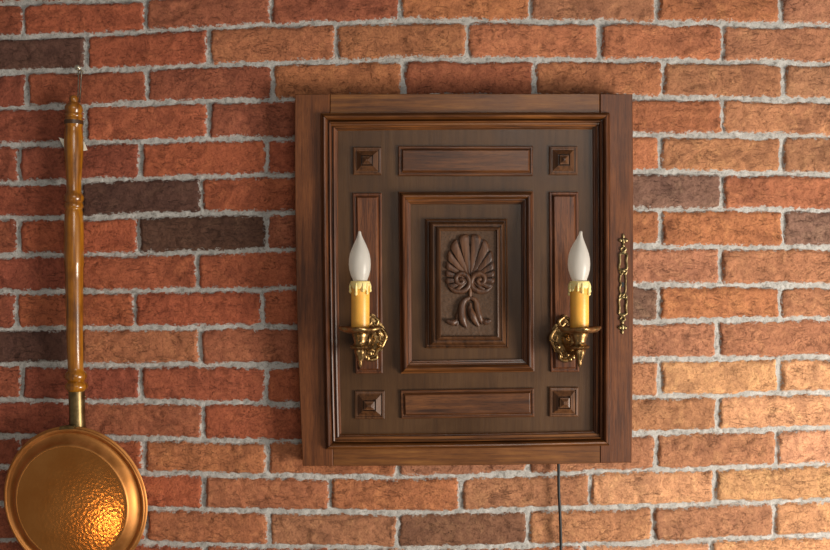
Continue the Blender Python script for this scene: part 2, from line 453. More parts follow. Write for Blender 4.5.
def make_brick(k, x0, x1):
    infr = x1 > -10 and x0 < 840 and float(jline(k, (x0+x1)/2)) > -10 and float(jline(k-1, (x0+x1)/2)) < 560
    jv, jh = 0.4, 0.7            # half joint, reduced because the worn arris sinks under the mortar
    jit = lambda a: (random.random()-0.5)*a
    xa = x0 + jv + jit(0.8); xb = x1 - jv + jit(0.8)
    L = xb-xa; H = 33.0
    if infr:
        edge = [0, 0.9, 1.9, 3.0, 4.4, 6.2]
        s = np.array(edge + list(np.linspace(8.5, L-8.5, max(4, int(L/2.6)))) + [L-e for e in reversed(edge)])
        t = np.array([0, 0.9, 1.9, 3.0, 4.4, 6.2] + list(np.linspace(8.4, H-8.4, 7)) + [H-e for e in reversed(edge)])
    else:
        s = np.array([0, 2, 5] + list(np.linspace(10, L-10, 9)) + [L-5, L-2, L]); t = np.array([0, 2, 5, 11, 16, 22, H-5, H-2, H])
    S, T = np.meshgrid(s, t)
    tl = jline(k-1, xa+S) + jh; bl = jline(k, xa+S) - jh
    Y = tl + (bl-tl)*T/H; X = xa + S + jit(1.0)*(T/H-0.5)
    sd = random.randint(0, 9999)
    ef = 1 - sstep(0, 9, np.minimum(np.minimum(S, L-S), np.minimum(T, H-T)))
    X = X + ef*((vnoise(X/5, Y/5, sd)-0.5)*2.2 + (vnoise(X/20, Y/20, sd+1)-0.5)*2.4)
    Y = Y + ef*((vnoise(X/4.5, Y/4.5, sd+2)-0.5)*2.2 + (vnoise(X/26, Y/26, sd+3)-0.5)*3.0)
    cr = 4.5                       # rounded-rectangle distance to the edge
    qx = np.abs(S-L/2)-(L/2-cr); qy = np.abs(T-H/2)-(H/2-cr)
    e = cr - (np.sqrt(np.maximum(qx, 0)**2 + np.maximum(qy, 0)**2) + np.minimum(np.maximum(qx, qy), 0))
    hgt = -0.003 + 0.0075*sstep(-1.2, 4.6, e)
    hgt += jit(0.002) + jit(0.0025)*(S/L-0.5)
    rel = 0.0026*(fbm(X/26, Y/14, sd+5, 3)-0.5) + 0.0022*(vnoise(X/5.5, Y/4.5, sd+6)-0.5)
    fold = fbm(X/42, Y/18, sd+8, 3)
    rel += 0.0026*(sstep(0.475, 0.495, fold)-0.5) - 0.0018*np.exp(-((fold-0.60)/0.012)**2)
    hgt += rel*sstep(0, 5, e)
    c = P((x0+x1)/2, float(jline(k-1, (x0+x1)/2)+jline(k, (x0+x1)/2))/2, 0)
    V = np.stack([PX(X)-c.x, -hgt-c.y, PZ(Y)-c.z], -1).reshape(-1, 3)
    n2, n1 = X.shape
    ii = np.arange(n2*n1).reshape(n2, n1)
    Fq = np.stack([ii[:-1, :-1], ii[1:, :-1], ii[1:, 1:], ii[:-1, 1:]], -1).reshape(-1, 4)
    bd = np.concatenate([ii[0, :], ii[1:, -1], ii[-1, -2::-1], ii[-2:0:-1, 0]])
    bk = V[bd].copy(); bk[:, 1] = 0.018
    b0 = len(V); m = len(bd)
    Fr = np.stack([bd, b0+np.arange(m), b0+(np.arange(m)+1) % m, np.roll(bd, -1)], -1)
    me = mesh_np('brick', np.concatenate([V, bk]), np.concatenate([Fq, Fr]))
    at = me.attributes.new('edge', 'FLOAT', 'POINT')
    ev = np.concatenate([np.clip(e.ravel()/7.0, 0, 1), np.zeros(m)])
    at.data.foreach_set('value', ev.astype(np.float32))
    o = link_obj('brick', me, M['brick'], wall, c)
    tn = tone(k, x0, x1); f = 1 + jit(0.16)
    o.color = (tn[0]*f, tn[1]*f*(1+jit(0.10)), tn[2]*f*(1+jit(0.12)), 1)

for k in range(-3, 20):
    js = vjoints(k)
    for a, b in zip(js[:-1], js[1:]):
        yt = float(jline(k-1, (a+b)/2)); yb = float(jline(k, (a+b)/2))
        if a > 300 and b < 626 and yt > 100 and yb < 460: continue          # wholly behind the wooden door
        if b < -295 or a > 1125: continue
        make_brick(k, a, b)

# ------------------------------------------------------------------ carved cupboard door hung on the wall
door = empty('cupboard_door', P(465, 465, 0.045))
tag(door, 'dark carved wooden cupboard door with raised panels hung on brick wall', 'door')
DB, DS, DF = 0.010, 0.046, 0.036      # back, stile front, sunk field front (distance from the wall)

def board(name, quad, d0, d1, mat, bows=(0, 0), nseg=10, ref=None, bevel=0.0012, parent=door):
    """upright or level board; quad = TL, TR, BR, BL in px; bows bends the left and right edge outwards"""
    ref = d1 if ref is None else ref
    TL, TR, BR, BL = quad; V = []; Fc = []
    sc = F/(D-ref)
    rows = nseg+1
    for i in range(rows):
        t = i/nseg
        xl = TL[0]+(BL[0]-TL[0])*t + bows[0]*4*t*(1-t); xr = TR[0]+(BR[0]-TR[0])*t + bows[1]*4*t*(1-t)
        yl = TL[1]+(BL[1]-TL[1])*t; yr = TR[1]+(BR[1]-TR[1])*t
        bb = bevel*sc
        iy = bb if i == 0 else (-bb if i == rows-1 else 0)
        V += [P(xl, yl, d0, ref), P(xl, yl, d1-bevel, ref), P(xl+bb, yl+iy, d1, ref),
              P(xr-bb, yr+iy, d1, ref), P(xr, yr, d1-bevel, ref), P(xr, yr, d0, ref)]
    for i in range(nseg):
        for j in range(6):
            j2 = (j+1) % 6
            Fc.append((i*6+j, i*6+j2, (i+1)*6+j2, (i+1)*6+j))
    Fc.append((0, 1, 4, 5)); Fc.append((1, 2, 3, 4))
    q = nseg*6; Fc.append((q+0, q+5, q+4, q+1)); Fc.append((q+1, q+4, q+3, q+2))
    return part(name, V, Fc, mat, parent, smooth=20)

st = board('stile', [(294.8, 94.2), (329.6, 93.9), (333, 466.0), (302.7, 466.0)], DB, DS, M['stile'], (-2.6, 0))
board('stile', [(600.2, 93.6), (632.6, 94.2), (631.7, 462.6), (600.2, 463.2)], DB, DS+0.0004, M['stile'], (0, 1.2))
board('rail', [(330.0, 93.9), (599.8, 93.5), (599.8, 125), (330.0, 126)], DB, DS-0.0005, M['rail'], nseg=1)
def level_board(name, top, bot, d0, d1, mat, sagt, sagb):
    n = 12; V = []; Fc = []
    for i in range(n+1):
        t = i/n; x0 = top[0][0]+(top[1][0]-top[0][0])*t; x1 = bot[0][0]+(bot[1][0]-bot[0][0])*t
        y0 = top[0][1]+(top[1][1]-top[0][1])*t + sagt*4*t*(1-t); y1 = bot[0][1]+(bot[1][1]-bot[0][1])*t + sagb*4*t*(1-t)
        V += [P(x0, y0, d0, d1), P(x0, y0, d1, d1), P(x1, y1-0.7, d1, d1), P(x1, y1, d1-0.0012, d1), P(x1, y1, d0, d1)]
    for i in range(n):
        for j in range(5): Fc.append((i*5+j, i*5+(j+1) % 5, (i+1)*5+(j+1) % 5, (i+1)*5+j))
    Fc.append((4, 3, 2, 1, 0)); Fc.append(tuple(n*5+j for j in range(5)))
    return part(name, V, Fc, mat, door, smooth=20)
level_board('rail', [(333.4, 438), (599.8, 434)], [(333.4, 466.0), (599.8, 463.3)], DB, DS-0.0005, M['rail'], 0, 0.7)
board('field_panel', [(326, 118), (604, 117), (604, 440), (330, 443)], DB+0.004, DF, M['field'], nseg=1)

def mould_frame(name, outer, inner, prof, ref, parent=door, back=None, mats=None, bow=None):
    """mitred frame: four mouldings; prof = (t, d) from the outer to the inner edge; corners TL TR BR BL"""
    mats = mats or (M['mould_h'], M['mould_v'])
    objs = []
    for k in range(4):
        a, b = k, (k+1) % 4; n = 8; V = []; Fc = []
        bw = (bow or [(0, 0)]*4)[k]
        for i in range(n+1):
            s = 0.0011+i/n*0.9978; bo = 4*s*(1-s)
            loop = []
            for (t, d) in prof:
                pa = [outer[a][q]+(inner[a][q]-outer[a][q])*t for q in (0, 1)]
                pb = [outer[b][q]+(inner[b][q]-outer[b][q])*t for q in (0, 1)]
                loop.append(P(pa[0]+(pb[0]-pa[0])*s + bw[0]*bo, pa[1]+(pb[1]-pa[1])*s + bw[1]*bo, d, ref))
            lo, li = loop[0].copy(), loop[-1].copy(); bd = back if back is not None else min(p[1] for p in prof)-0.002
            lo.y = -bd; li.y = -bd
            V += [lo] + loop + [li]
        m = len(prof)+2
        for i in range(n):
            for j in range(m): Fc.append((i*m+j, i*m+(j+1) % m, (i+1)*m+(j+1) % m, (i+1)*m+j))
        Fc.append(tuple(range(m-1, -1, -1))); Fc.append(tuple(n*m+j for j in range(m)))
        objs.append(part(name, V, Fc, mats[k % 2], parent, smooth=38))
    return objs

PROF = [(0, .0462), (.01, .0492), (.05, .0505), (.07, .0508), (.09, .0500), (.11, .0515), (.17, .0560), (.25, .0580), (.33, .0575), (.40, .0550), (.43, .0520),
        (.45, .0455), (.50, .0455), (.51, .0500), (.56, .0515), (.62, .0505), (.64, .0470), (.67, .0410), (.73, .0410), (.74, .0445),
        (.80, .0455), (.87, .0445), (.89, .0400), (.94, .0398), (.96, .0375), (1.0, .0362)]
mould_frame('outer_moulding', [(320.2, 113), (610.2, 112.2), (610.2, 445.8), (325.4, 449.6)],
            [(337, 129.4), (594, 128), (594.4, 432), (340.6, 435.4)], PROF, 0.05, back=0.034, bow=[(0, -.5), (.6, 0), (0, .8), (-1, 0)])
PROF2 = [(0, .0362), (.02, .0395), (.10, .0405), (.13, .0400), (.16, .0430), (.24, .0485), (.36, .0525), (.48, .0530), (.58, .0510), (.64, .0475),
         (.66, .0450), (.72, .0450), (.74, .0435), (.84, .0430), (.88, .0400), (.97, .0395), (1.0, .0362)]
mould_frame('centre_moulding', [(398.2, 191.2), (534, 190.7), (535, 372.2), (400.2, 374.2)],
            [(410.6, 204), (521.6, 203.6), (522.4, 359.4), (412, 361)], PROF2, 0.045, back=0.034)

def raised(name, quad, prof, base, ref, mat, parent=door):
    """raised panel: prof = (inset px, height m); quad TL TR BR BL"""
    V = []; Fc = []
    sg = [(1, 1), (-1, 1), (-1, -1), (1, -1)]
    for (ins, hh) in prof:
        for (x, y), (sx, sy) in zip(quad, sg): V.append(P(x+sx*ins, y+sy*ins, base+hh, ref))
    n = len(prof)
    for i in range(n-1):
        for j in range(4): Fc.append((i*4+j, i*4+(j+1) % 4, (i+1)*4+(j+1) % 4, (i+1)*4+j))
    Fc.append(tuple((n-1)*4+j for j in range(4))); Fc.append((3, 2, 1, 0))
    return part(name, V, Fc, mat, parent)

def rect(x0, y0, x1, y1, dx=0.0): return [(x0, y0), (x1, y0), (x1+dx, y1), (x0+dx, y1)]
BLK = [(0, -.002), (0, .0030), (.8, .0042), (2.2, .0046), (2.6, .0030), (3.4, .0030), (8.4, .0100), (8.7, .0060), (9.6, .0060), (9.8, .0125), (10.8, .0132), (13.2, .0168)]
for q in (rect(353, 147.2, 381.6, 174.6), rect(549.3, 146.2, 577.6, 174.6), rect(549.3, 387.4, 578.5, 416.8), rect(354.6, 391, 384.6, 419)):
    raised('corner_block', q, BLK, DF, 0.04, M['block'])
RP = [(0, -.002), (0, .0032), (.9, .0044), (2.0, .0044), (2.4, .0032), (3.0, .0030), (4.6, .0072), (5.0, .0076)]
raised('raised_panel', rect(398.2, 146, 533, 175.6), RP, DF, 0.04, M['panel_h'])
raised('raised_panel', [(400.4, 390.4), (534, 388.2), (534.4, 417), (401, 418.6)], RP, DF, 0.04, M['panel_h'])
raised('raised_panel', [(352.6, 193.2), (381.6, 193), (382.6, 373.3), (355.4, 373.6)], RP, DF, 0.04, M['panel_v'])
raised('raised_panel', [(549.2, 192), (578.4, 192), (579.2, 371.8), (550.6, 372)], RP, DF, 0.04, M['panel_v'])

# centre block: stepped moulding rising to the carved ground
inner_prof = [(0, .0362), (.01, .0400), (.12, .0425), (.16, .0410), (.22, .0410), (.24, .0435), (.40, .0500), (.50, .0520), (.58, .0520), (.60, .0500),
              (.66, .0500), (.68, .0525), (.82, .0560), (.94, .0568), (.96, .0545), (1.0, .0535)]
mould_frame('inner_moulding', [(425.2, 218.6), (507.6, 218.5), (508.8, 348.2), (425.6, 348.6)],
            [(440.6, 231.2), (496, 231), (496.4, 335.4), (441.2, 335.6)], inner_prof, 0.045, back=0.034, mats=(M['block'], M['block']))
GD = 0.0520
V = []; Fc = []
gxs = np.linspace(439.5, 497.3, 58); gys = np.linspace(230, 336.6, 106)
AX, AY = np.meshgrid(gxs, gys)
gh = GD + 0.0009*(vnoise(AX/1.6, AY/1.6, 41)-0.5)
for X_, Y_, H_ in zip(AX.ravel(), AY.ravel(), gh.ravel()): V.append(P(X_, Y_, H_, 0.05))
nx_, ny_ = len(gxs), len(gys)
for j in range(ny_-1):
    for i in range(nx_-1): Fc.append((j*nx_+i, (j+1)*nx_+i, (j+1)*nx_+i+1, j*nx_+i+1))
part('carved_ground', V, Fc, M['ground'], door, smooth=60)

# palmette: fan of fluted lobes
V = []; Fc = []
bxp, byp = 470.0, 279.0; NT, NR = 560, 20; nl = 16; amax = math.radians(138)
for i in range(NT+1):
    th = -amax + 2*amax*i/NT
    u = (i/NT)*nl; fr = abs((u % 1)-0.5)*2            # 0 at the middle of a lobe, 1 at the groove
    up = math.cos(th); sd = math.sin(th)
    R0 = ((abs(sd)/25.5)**2.5 + (abs(up)/(46.0 if up > 0 else 13.0))**2.5)**(-0.4)
    R = R0*(1 - 0.045*fr**3)
    for j in range(NR+1):
        r = j/NR
        x = bxp + sd*R*(0.10+0.90*r); y = byp - up*R*(0.10+0.90*r)
        slit = 0.94 - 0.16*min(1.0, max(0.0, (r-0.40)/0.45))
        w = 1 - 0.18*(fr/slit)**2 if fr < slit else 0.0
        hh = 0.0012 + 0.0052*w*(0.45+0.55*min(1, r*1.5))*(1 if r < 0.84 else max(0.0, 1-((r-0.84)/0.17)**2*0.8))
        if fr >= slit and r < 0.36: hh = 0.0040
        if fr >= slit and r > 0.36: hh = 0.0
        if j == NR: hh = -0.0012
        V.append(P(x, y, GD+hh, 0.055))
for i in range(NT):
    for j in range(NR): a = i*(NR+1)+j; Fc.append((a, a+NR+1, a+NR+2, a+1))
pal = part('carved_palmette', V, Fc, M['carve'], door, smooth=40)
def cpt(x, y, h=0.0015): return P(x, y, GD+h, 0.055)
PXM = 1.45/F
for s in (-1, 1):
    f = lambda x, y, h=0.0015: cpt(470.3+s*(x-470), y, h)
    g = tube_geo([f(448.5, 286, .002), f(454, 290.6, .002), f(461.5, 291.2), f(467.3, 287.4), f(469, 281.8), f(466.2, 275.6, .003), f(460.6, 273.4, .004), f(456, 276.8, .004),
                  f(456.4, 282, .004), f(460.4, 283.8, .004), f(463.1, 280.8, .004), f(460.6, 278.8, .005)],
                 [PXM*q for q in (1.6, 2.7, 3.1, 3.0, 2.9, 2.9, 2.9, 2.6, 2.4, 2.2, 2.0, 1.8)], n=6, seg=10, flat=1.1)
    g = join_geo(g, sphere_geo(f(460.4, 279.2, .004), PXM*2.3, 10, 6))
    part('carved_scroll', *g, M['carve'], door, smooth=60)
part('carved_stem', *tube_geo([cpt(470.2, 284), cpt(470.2, 292, .003), cpt(470.2, 299)], [PXM*1.2, PXM*2, PXM*1.5], seg=8), M['carve'], door, smooth=60)
petals = [([(470, 297.5, .003), (464, 301, .003), (461.6, 309, .004), (462.3, 319, .005), (466.5, 327.5, .002)], (1.4, 2.3, 3.0, 3.3, 1.2)),
          ([(470, 297.5, .003), (475.6, 300.5, .003), (477.2, 308, .003), (479, 316, .004), (482.5, 324, .001)], (1.4, 2.1, 2.4, 2.6, 1.0)),
          ([(470.5, 303, .001), (470, 309, .002), (472.6, 316, .005), (478.4, 326, .002)], (1.0, 2.2, 3.2, 1.4)),
          ([(461, 309, .001), (458.2, 316, .002), (457, 326, .001)], (1.6, 2.6, 1.0)),
          ([(458.4, 319, .001), (453, 322.6, .003), (446.4, 320.6, .004)], (1.4, 2.6, 1.3)),
          ([(481, 318.6, .001), (485.6, 322, .003), (491, 320, .004)], (1.4, 2.4, 1.3))]
for pts, rr in petals:
    part('carved_petal', *tube_geo([cpt(*p) for p in pts], [PXM*q*1.28 for q in rr], n=6, seg=10, flat=0.8), M['carve'], door, smooth=60)

# brass keyhole escutcheon on the right stile
ED = DS+0.0004
def ep(x, y, h=0.0012): return P(x, y, ED+h, ED)
ex = lambda y: 623.2 - (y-235)*0.010
k_ = (D-ED)/F
gs = []
def loop(pts, r, h=0.0012):
    p = [ep(ex(y)+x, y, h) for x, y in pts]
    gs.append(tube_geo(p + [p[0]], [k_*r*1.2]*(len(p)+1), n=3, seg=6))
def bead(x, y, r, h=0.0012, sc=(1, 0.6, 1)): gs.append(sphere_geo(ep(ex(y)+x, y, h), k_*r*1.15, 8, 6, sc))
for yy, sg in ((0, 1), (0, -1)):
    m = (lambda y: 284 + (y-284)) if sg == 1 else (lambda y: 568-y)
    for x, y, r, sc in ((0, 236.2, 1.3, (1, .6, 1.7)), (-2.6, 240.4, 1.8, (1.1, .6, 1)), (2.6, 240.4, 1.8, (1.1, .6, 1)), (0, 241, 2.0, (.9, .7, 1.6)),
                        (0, 245.6, 1.4, (1, .6, 1.3)), (0, 252.6, 2.0, (1.5, .6, .6)), (0, 271, 1.8, (1.4, .6, .8))):
        bead(x, m(y), r, 0.0012, sc)
    loop([(0, m(247)), (2.6, m(249)), (0, m(251.6)), (-2.6, m(249))], 0.85)
    loop([(-3.6, m(254)), (3.6, m(254)), (3.2, m(261)), (3.6, m(269)), (-3.6, m(269)), (-3.2, m(261))], 0.95)
    loop([(-3.6, m(270.6)), (-1.8, m(274.6)), (0, m(272)), (1.8, m(274.6)), (3.6, m(270.6))], 0.8)
gs.append(tube_geo([ep(ex(276)-2.4, 275), ep(ex(280)-3.2, 280), ep(ex(284)-2, 284), ep(ex(288)-3.2, 288), ep(ex(293)-2.4, 293)], [k_*.9]*5, seg=6))
gs.append(tube_geo([ep(ex(276)+2.4, 275), ep(ex(280)+3.0, 280), ep(ex(284)+2.8, 284), ep(ex(288)+3.0, 288), ep(ex(293)+2.4, 293)], [k_*.7]*5, seg=6))
esc = part('escutcheon', *join_geo(*gs), M['gilt'], door, smooth=50)
esc['label'] = 'narrow gilt brass openwork escutcheon'
kh = part('keyhole', *lathe_geo([(k_*1.8, 0.0), (k_*1.8, 0.0004)], ep(ex(284), 284, 0), 'Y', 14, lambda th, r, s: 1.0 + (0.9 if math.sin(th) < -0.85 else 0)), M['cord'], esc)

# ------------------------------------------------------------------ candle sconces
def rot_z(geo, a):
    c, s = math.cos(a), math.sin(a)
    return [Vector((v[0]*c - v[1]*s, v[0]*s + v[1]*c, v[2])) for v in geo[0]], geo[1]

def make_sconce(mount_px, cand_px, label, tipbend):
    md = DF+0.0076
    base = P(mount_px[0], mount_px[1], md)
    cd = 0.120; k = (D-cd)/F
    cx, cz = PX(cand_px[0], cd), lambda y: PZ(y, cd)
    root = empty('candle_sconce', base)
    tag(root, label, 'wall lamp', 'brass candle sconces on the door')
    ax = Vector((cx, -cd, 0))
    at = lambda y, r=0.0: Vector((cx, -cd, cz(y)))
    B = M['brass']; W = (D-md)/F
    b = lambda x, y, h=0.003: Vector((base.x + x*W, base.y-h, base.z - y*W))
    # back plate: pierced rococo lozenge with lobed edge
    n = 72; ring0 = []; ring1 = []; ring2 = []
    for i in range(n):
        th = 2*math.pi*i/n
        c, s = math.cos(th), math.sin(th)
        dia = ((abs(c)/16.0)**1.35 + (abs(s)/23.6)**1.35)**(-1/1.35)
        r = dia*(0.95 + 0.07*math.cos(8*th) - 0.035*math.cos(16*th))
        ring0.append(b(r*c, r*s, 0.0)); ring1.append(b(r*c, r*s, 0.0022)); ring2.append(b(r*c*.78, r*s*.78, 0.0042))
    V = ring0+ring1+ring2+[b(0, 0, .0055)]
    Fc = [tuple(range(n-1, -1, -1))]
    for q in (0, n): Fc += [(q+i, q+(i+1) % n, q+n+(i+1) % n, q+n+i) for i in range(n)]
    Fc += [(2*n+i, 2*n+(i+1) % n, 3*n) for i in range(n)]
    plate = part('back_plate', V, Fc, B, root, smooth=40)
    for pts, rr in (([(-1, -21), (-6, -17), (-4, -12), (0, -15)], (1.2, 2.0, 1.9, 1.1)), ([(1, -21), (6, -17), (4, -12), (1, -15)], (1.2, 2.0, 1.9, 1.1)),
                    ([(-6, -12), (-12, -6), (-14, 0), (-9, 3), (-8, -2)], (1.2, 2.0, 2.2, 1.7, 1.1)), ([(6, -12), (12, -6), (14, 0), (9, 3), (8, -2)], (1.2, 2.0, 2.2, 1.7, 1.1)),
                    ([(-14, 2), (-10, 9), (-5, 14), (-3, 19)], (1.2, 2.2, 2.0, 1.1)), ([(14, 2), (10, 9), (5, 14), (3, 19)], (1.2, 2.2, 2.0, 1.1)),
                    ([(-4, 14), (-5, 20), (0, 22.5), (5, 20), (4, 14)], (1.2, 1.8, 1.9, 1.8, 1.2))):
        part('scroll', *tube_geo([b(x, y, .0048) for x, y in pts], [W*r for r in rr], n=5, seg=8), B, plate, smooth=60)
    for x, y, r in ((0, 16, 3.1), (-8, 8, 2.2), (8, 8, 2.2), (0, -9, 2.4), (7, -4, 2.0)):
        part('boss', *join_geo(sphere_geo(b(x, y, .006), W*r, 12, 8), lathe_geo([(W*r*1.45, 0), (W*r*1.5, .001), (W*r*1.2, .002)], b(x, y, .0045), 'Y', 14)), B, plate, smooth=50)
    # arm: leafy S-bracket from the plate to the cup
    T = at(349)
    d0 = b(0, 1, .004)
    pts = [d0, d0.lerp(T, .18)+Vector((0, 0, -.010)), d0.lerp(T, .45)+Vector((0, 0, -.016)), d0.lerp(T, .72)+Vector((0, 0, -.010)), T+Vector((0, 0, .001))]
    part('arm', *tube_geo(pts, [.0062, .0056, .0045, .0048, .0058], n=8, seg=12), B, root, smooth=60)
    pts = [d0+Vector((0, 0, .004)), d0.lerp(T, .22)+Vector((.002, 0, .012)), d0.lerp(T, .42)+Vector((.003, 0, .007)), d0.lerp(T, .40)+Vector((.002, 0, -.002)), d0.lerp(T, .30)+Vector((.002, 0, .002))]
    part('leaf_curl', *tube_geo(pts, [.003, .0048, .0042, .0034, .0022], n=7, seg=10), B, root, smooth=60)
    side = 1 if cand_px[0] > mount_px[0] else -1
    for t, dz, r in ((.25, -.024, .0052), (.46, -.028, .0046), (.66, -.022, .0040)):
        part('leaf_bud', *sphere_geo(d0.lerp(T, t)+Vector((-side*.002, 0, dz+.004)), r, 12, 8, (.9, 1.1, 1.25)), B, root, smooth=60)
    # drip pan: four upturned lobes
    def lob(th, r, s): return 1 + (0.12*math.cos(4*th) if r > k*11 else 0.0)
    dp = lathe_geo([(k*7, -.0045), (k*12, -.0044), (k*16, -.0030), (k*18.0, -.0006), (k*19.2, .0018), (k*19.3, .0044), (k*18.2, .0058), (k*16.6, .0048), (k*15.5, .0024), (k*11, .0012), (k*6, .0012)], at(330.2), 'Z', 64, lob)
    zc = cz(330.2)
    for v in dp[0]:
        a_ = math.atan2(v.y+cd, v.x-cx); q_ = math.hypot(v.y+cd, v.x-cx)/(k*20)
        if q_ > .5: v.z += .0011*(q_-.5)*2*math.cos(4*a_)
    part('drip_pan', *dp, B, root, smooth=60)
    # cup, collar and finial under the pan
    part('candle_cup', *lathe_geo([(k*7.6, cz(345)), (k*7.0, cz(344)), (k*6.0, cz(342.6)), (k*6.6, cz(340)), (k*7.8, cz(336.6)), (k*8.6, cz(334)), (k*8.2, cz(332.6)), (k*7.0, cz(331.6)), (k*5, cz(331))], Vector((cx, -cd, 0)), 'Z', 32), B, root, smooth=50)
    part('collar', *lathe_geo([(k*5, cz(349.6)), (k*8.6, cz(348.6)), (k*10.0, cz(347.2)), (k*9.6, cz(346)), (k*7.6, cz(345))], Vector((cx, -cd, 0)), 'Z', 36, lambda th, r, s: 1+.05*math.cos(10*th)), B, root, smooth=50)
    lean = -side*.0
    fin = lathe_geo([(k*.4, cz(367.5)), (k*1.5, cz(365.5)), (k*2.2, cz(363)), (k*1.9, cz(361.4)), (k*3.6, cz(358)), (k*5.2, cz(353.6)), (k*5.9, cz(350.6)), (k*5, cz(349.2))], Vector((cx, -cd, 0)), 'Z', 28,
                    lambda th, r, s: 1+.09*math.cos(6*th))
    part('finial', *fin, B, root, smooth=50)
    # candle sleeve with wax drips
    sl = part('candle_sleeve', *lathe_geo([(k*9.0, cz(329.5)), (k*9.2, cz(328.5)), (k*9.2, cz(300)), (k*9.3, cz(283)), (k*8.8, cz(281.6)), (k*6.6, cz(281.4)), (k*6.4, cz(283)), (k*6.4, cz(288))], Vector((cx, -cd, 0)), 'Z', 40), M['sleeve'], root, smooth=50)
    # cap of wax with a ragged hem
    rs = random.Random(int(cand_px[0]))
    n = 60; rows = [(6.9, 281.2), (8.9, 280.9), (9.8, 281.8), (10.15, 284)]
    hem = []
    ph = [rs.uniform(0, 6.28) for _ in range(3)]
    for i in range(n):
        th = 2*math.pi*i/n
        hem.append(287.2 + 1.6*math.sin(5*th+ph[0]) + 1.2*math.sin(8*th+ph[1]) + .8*math.sin(3*th+ph[2]))
    V = []; Fc = []
    for r, y in rows:
        for i in range(n): th = 2*math.pi*i/n; V.append(Vector((cx + k*r*math.cos(th), -cd + k*r*math.sin(th), cz(y))))
    for r, off in ((10.4, -1.2), (10.3, .2), (9.3, .9)):
        for i in range(n): th = 2*math.pi*i/n; V.append(Vector((cx + k*r*math.cos(th), -cd + k*r*math.sin(th), cz(hem[i]+off))))
    m = len(rows)+3
    for q in range(m-1): Fc += [(q*n+i, q*n+(i+1) % n, (q+1)*n+(i+1) % n, (q+1)*n+i) for i in range(n)]
    part('wax_cap', V, Fc, M['wax'], sl, smooth=60)
    for i in range(9):
        th = 2*math.pi*i/9 + rs.uniform(-.2, .2); y1 = rs.uniform(289.5, 295.5); rr = rs.uniform(.85, 1.25)
        f = lambda y, o: Vector((cx + k*(9.6+o)*math.cos(th), -cd + k*(9.6+o)*math.sin(th), cz(y)))
        part('wax_drip', *tube_geo([f(283, -.2), f(286.5, .5), f(y1-2.2, .4), f(y1, .5), f(y1+1.2, .1)], [k*rr*q for q in (1.0, 1.3, 1.2, 1.6, .6)], n=4, seg=8), M['wax'], sl, smooth=60)
    # flame-tip bulb
    prof = [(6.0, 284), (6.8, 281.6), (7.6, 279), (9.2, 275), (10.5, 270), (11.0, 264.5), (10.8, 259), (9.9, 254), (8.4, 249.5), (6.5, 245), (4.6, 241), (3.0, 237.6), (2.0, 235), (1.6, 233), (1.4, 231.8), (.7, 231)]
    V = []; seg = 32; Fc = []
    for r, y in prof:
        dx = tipbend*max(0, (248-y)/17)**1.6 - 0.6*math.sin(max(0, min(1, (284-y)/53))*math.pi)
        for j in range(seg): th = 2*math.pi*j/seg; V.append(Vector((cx + k*(dx + r*math.cos(th)), -cd + k*r*math.sin(th), cz(y))))
    m = len(prof)
    for q in range(m-1): Fc += [(q*seg+j, q*seg+(j+1) % seg, (q+1)*seg+(j+1) % seg, (q+1)*seg+j) for j in range(seg)]
    Fc += [tuple(range(seg-1, -1, -1)), tuple((m-1)*seg+j for j in range(seg))]
    bl = part('bulb', V, Fc, M['bulb'], root, smooth=60); bl['label'] = 'frosted flame-shaped bulb'
    return root
make_sconce((372, 337), (360.3,), 'brass candle sconce on the door, nearer the copper warming pan', -0.8)
make_sconce((564.5, 338), (579.5,), 'brass candle sconce on the door, nearer the gilt escutcheon', 1.6)

# ------------------------------------------------------------------ copper bed warmer
warm = empty('bed_warmer', P(75.5, 502, 0.045))
tag(warm, 'copper bed warming pan with long turned wooden handle hanging on brick wall', 'warming pan')
HD = 0.027
def axx(y): return float(np.interp(y, [95, 110, 200, 260, 350, 385, 430], [73.8, 73.7, 73.9, 73.9, 75.0, 76.4, 77.6]))
def hd(y): return float(np.interp(y, [95, 430], [0.026, 0.036]))
def turned(name, prof, mat, parent=warm, seg=28, sm=45):
    V = []; Fc = []
    for y, r in prof:
        d = hd(y); k = (D-d)/F
        for j in range(seg):
            th = 2*math.pi*j/seg; c = P(axx(y), y, d)
            V.append(c + Vector((k*r*math.cos(th), k*r*math.sin(th), 0)))
    n = len(prof)
    for i in range(n-1): Fc += [(i*seg+j, i*seg+(j+1) % seg, (i+1)*seg+(j+1) % seg, (i+1)*seg+j) for j in range(seg)]
    Fc += [tuple(range(seg)), tuple((n-1)*seg+j for j in range(seg))]
    return part(name, V, Fc, mat, parent, smooth=sm)
hp = [(95.2, .6), (95.6, 2.4), (97, 4.0), (99, 4.5), (101, 4.2), (102.2, 4.0), (103.2, 5.4), (105, 7.4), (107.5, 8.6), (110, 8.7), (112.3, 7.9), (113.2, 7.6), (114, 8.2),
      (115.6, 8.7), (117, 8.4), (117.8, 7.8), (118.6, 8.2), (119.4, 8.7), (120.2, 8.9)]
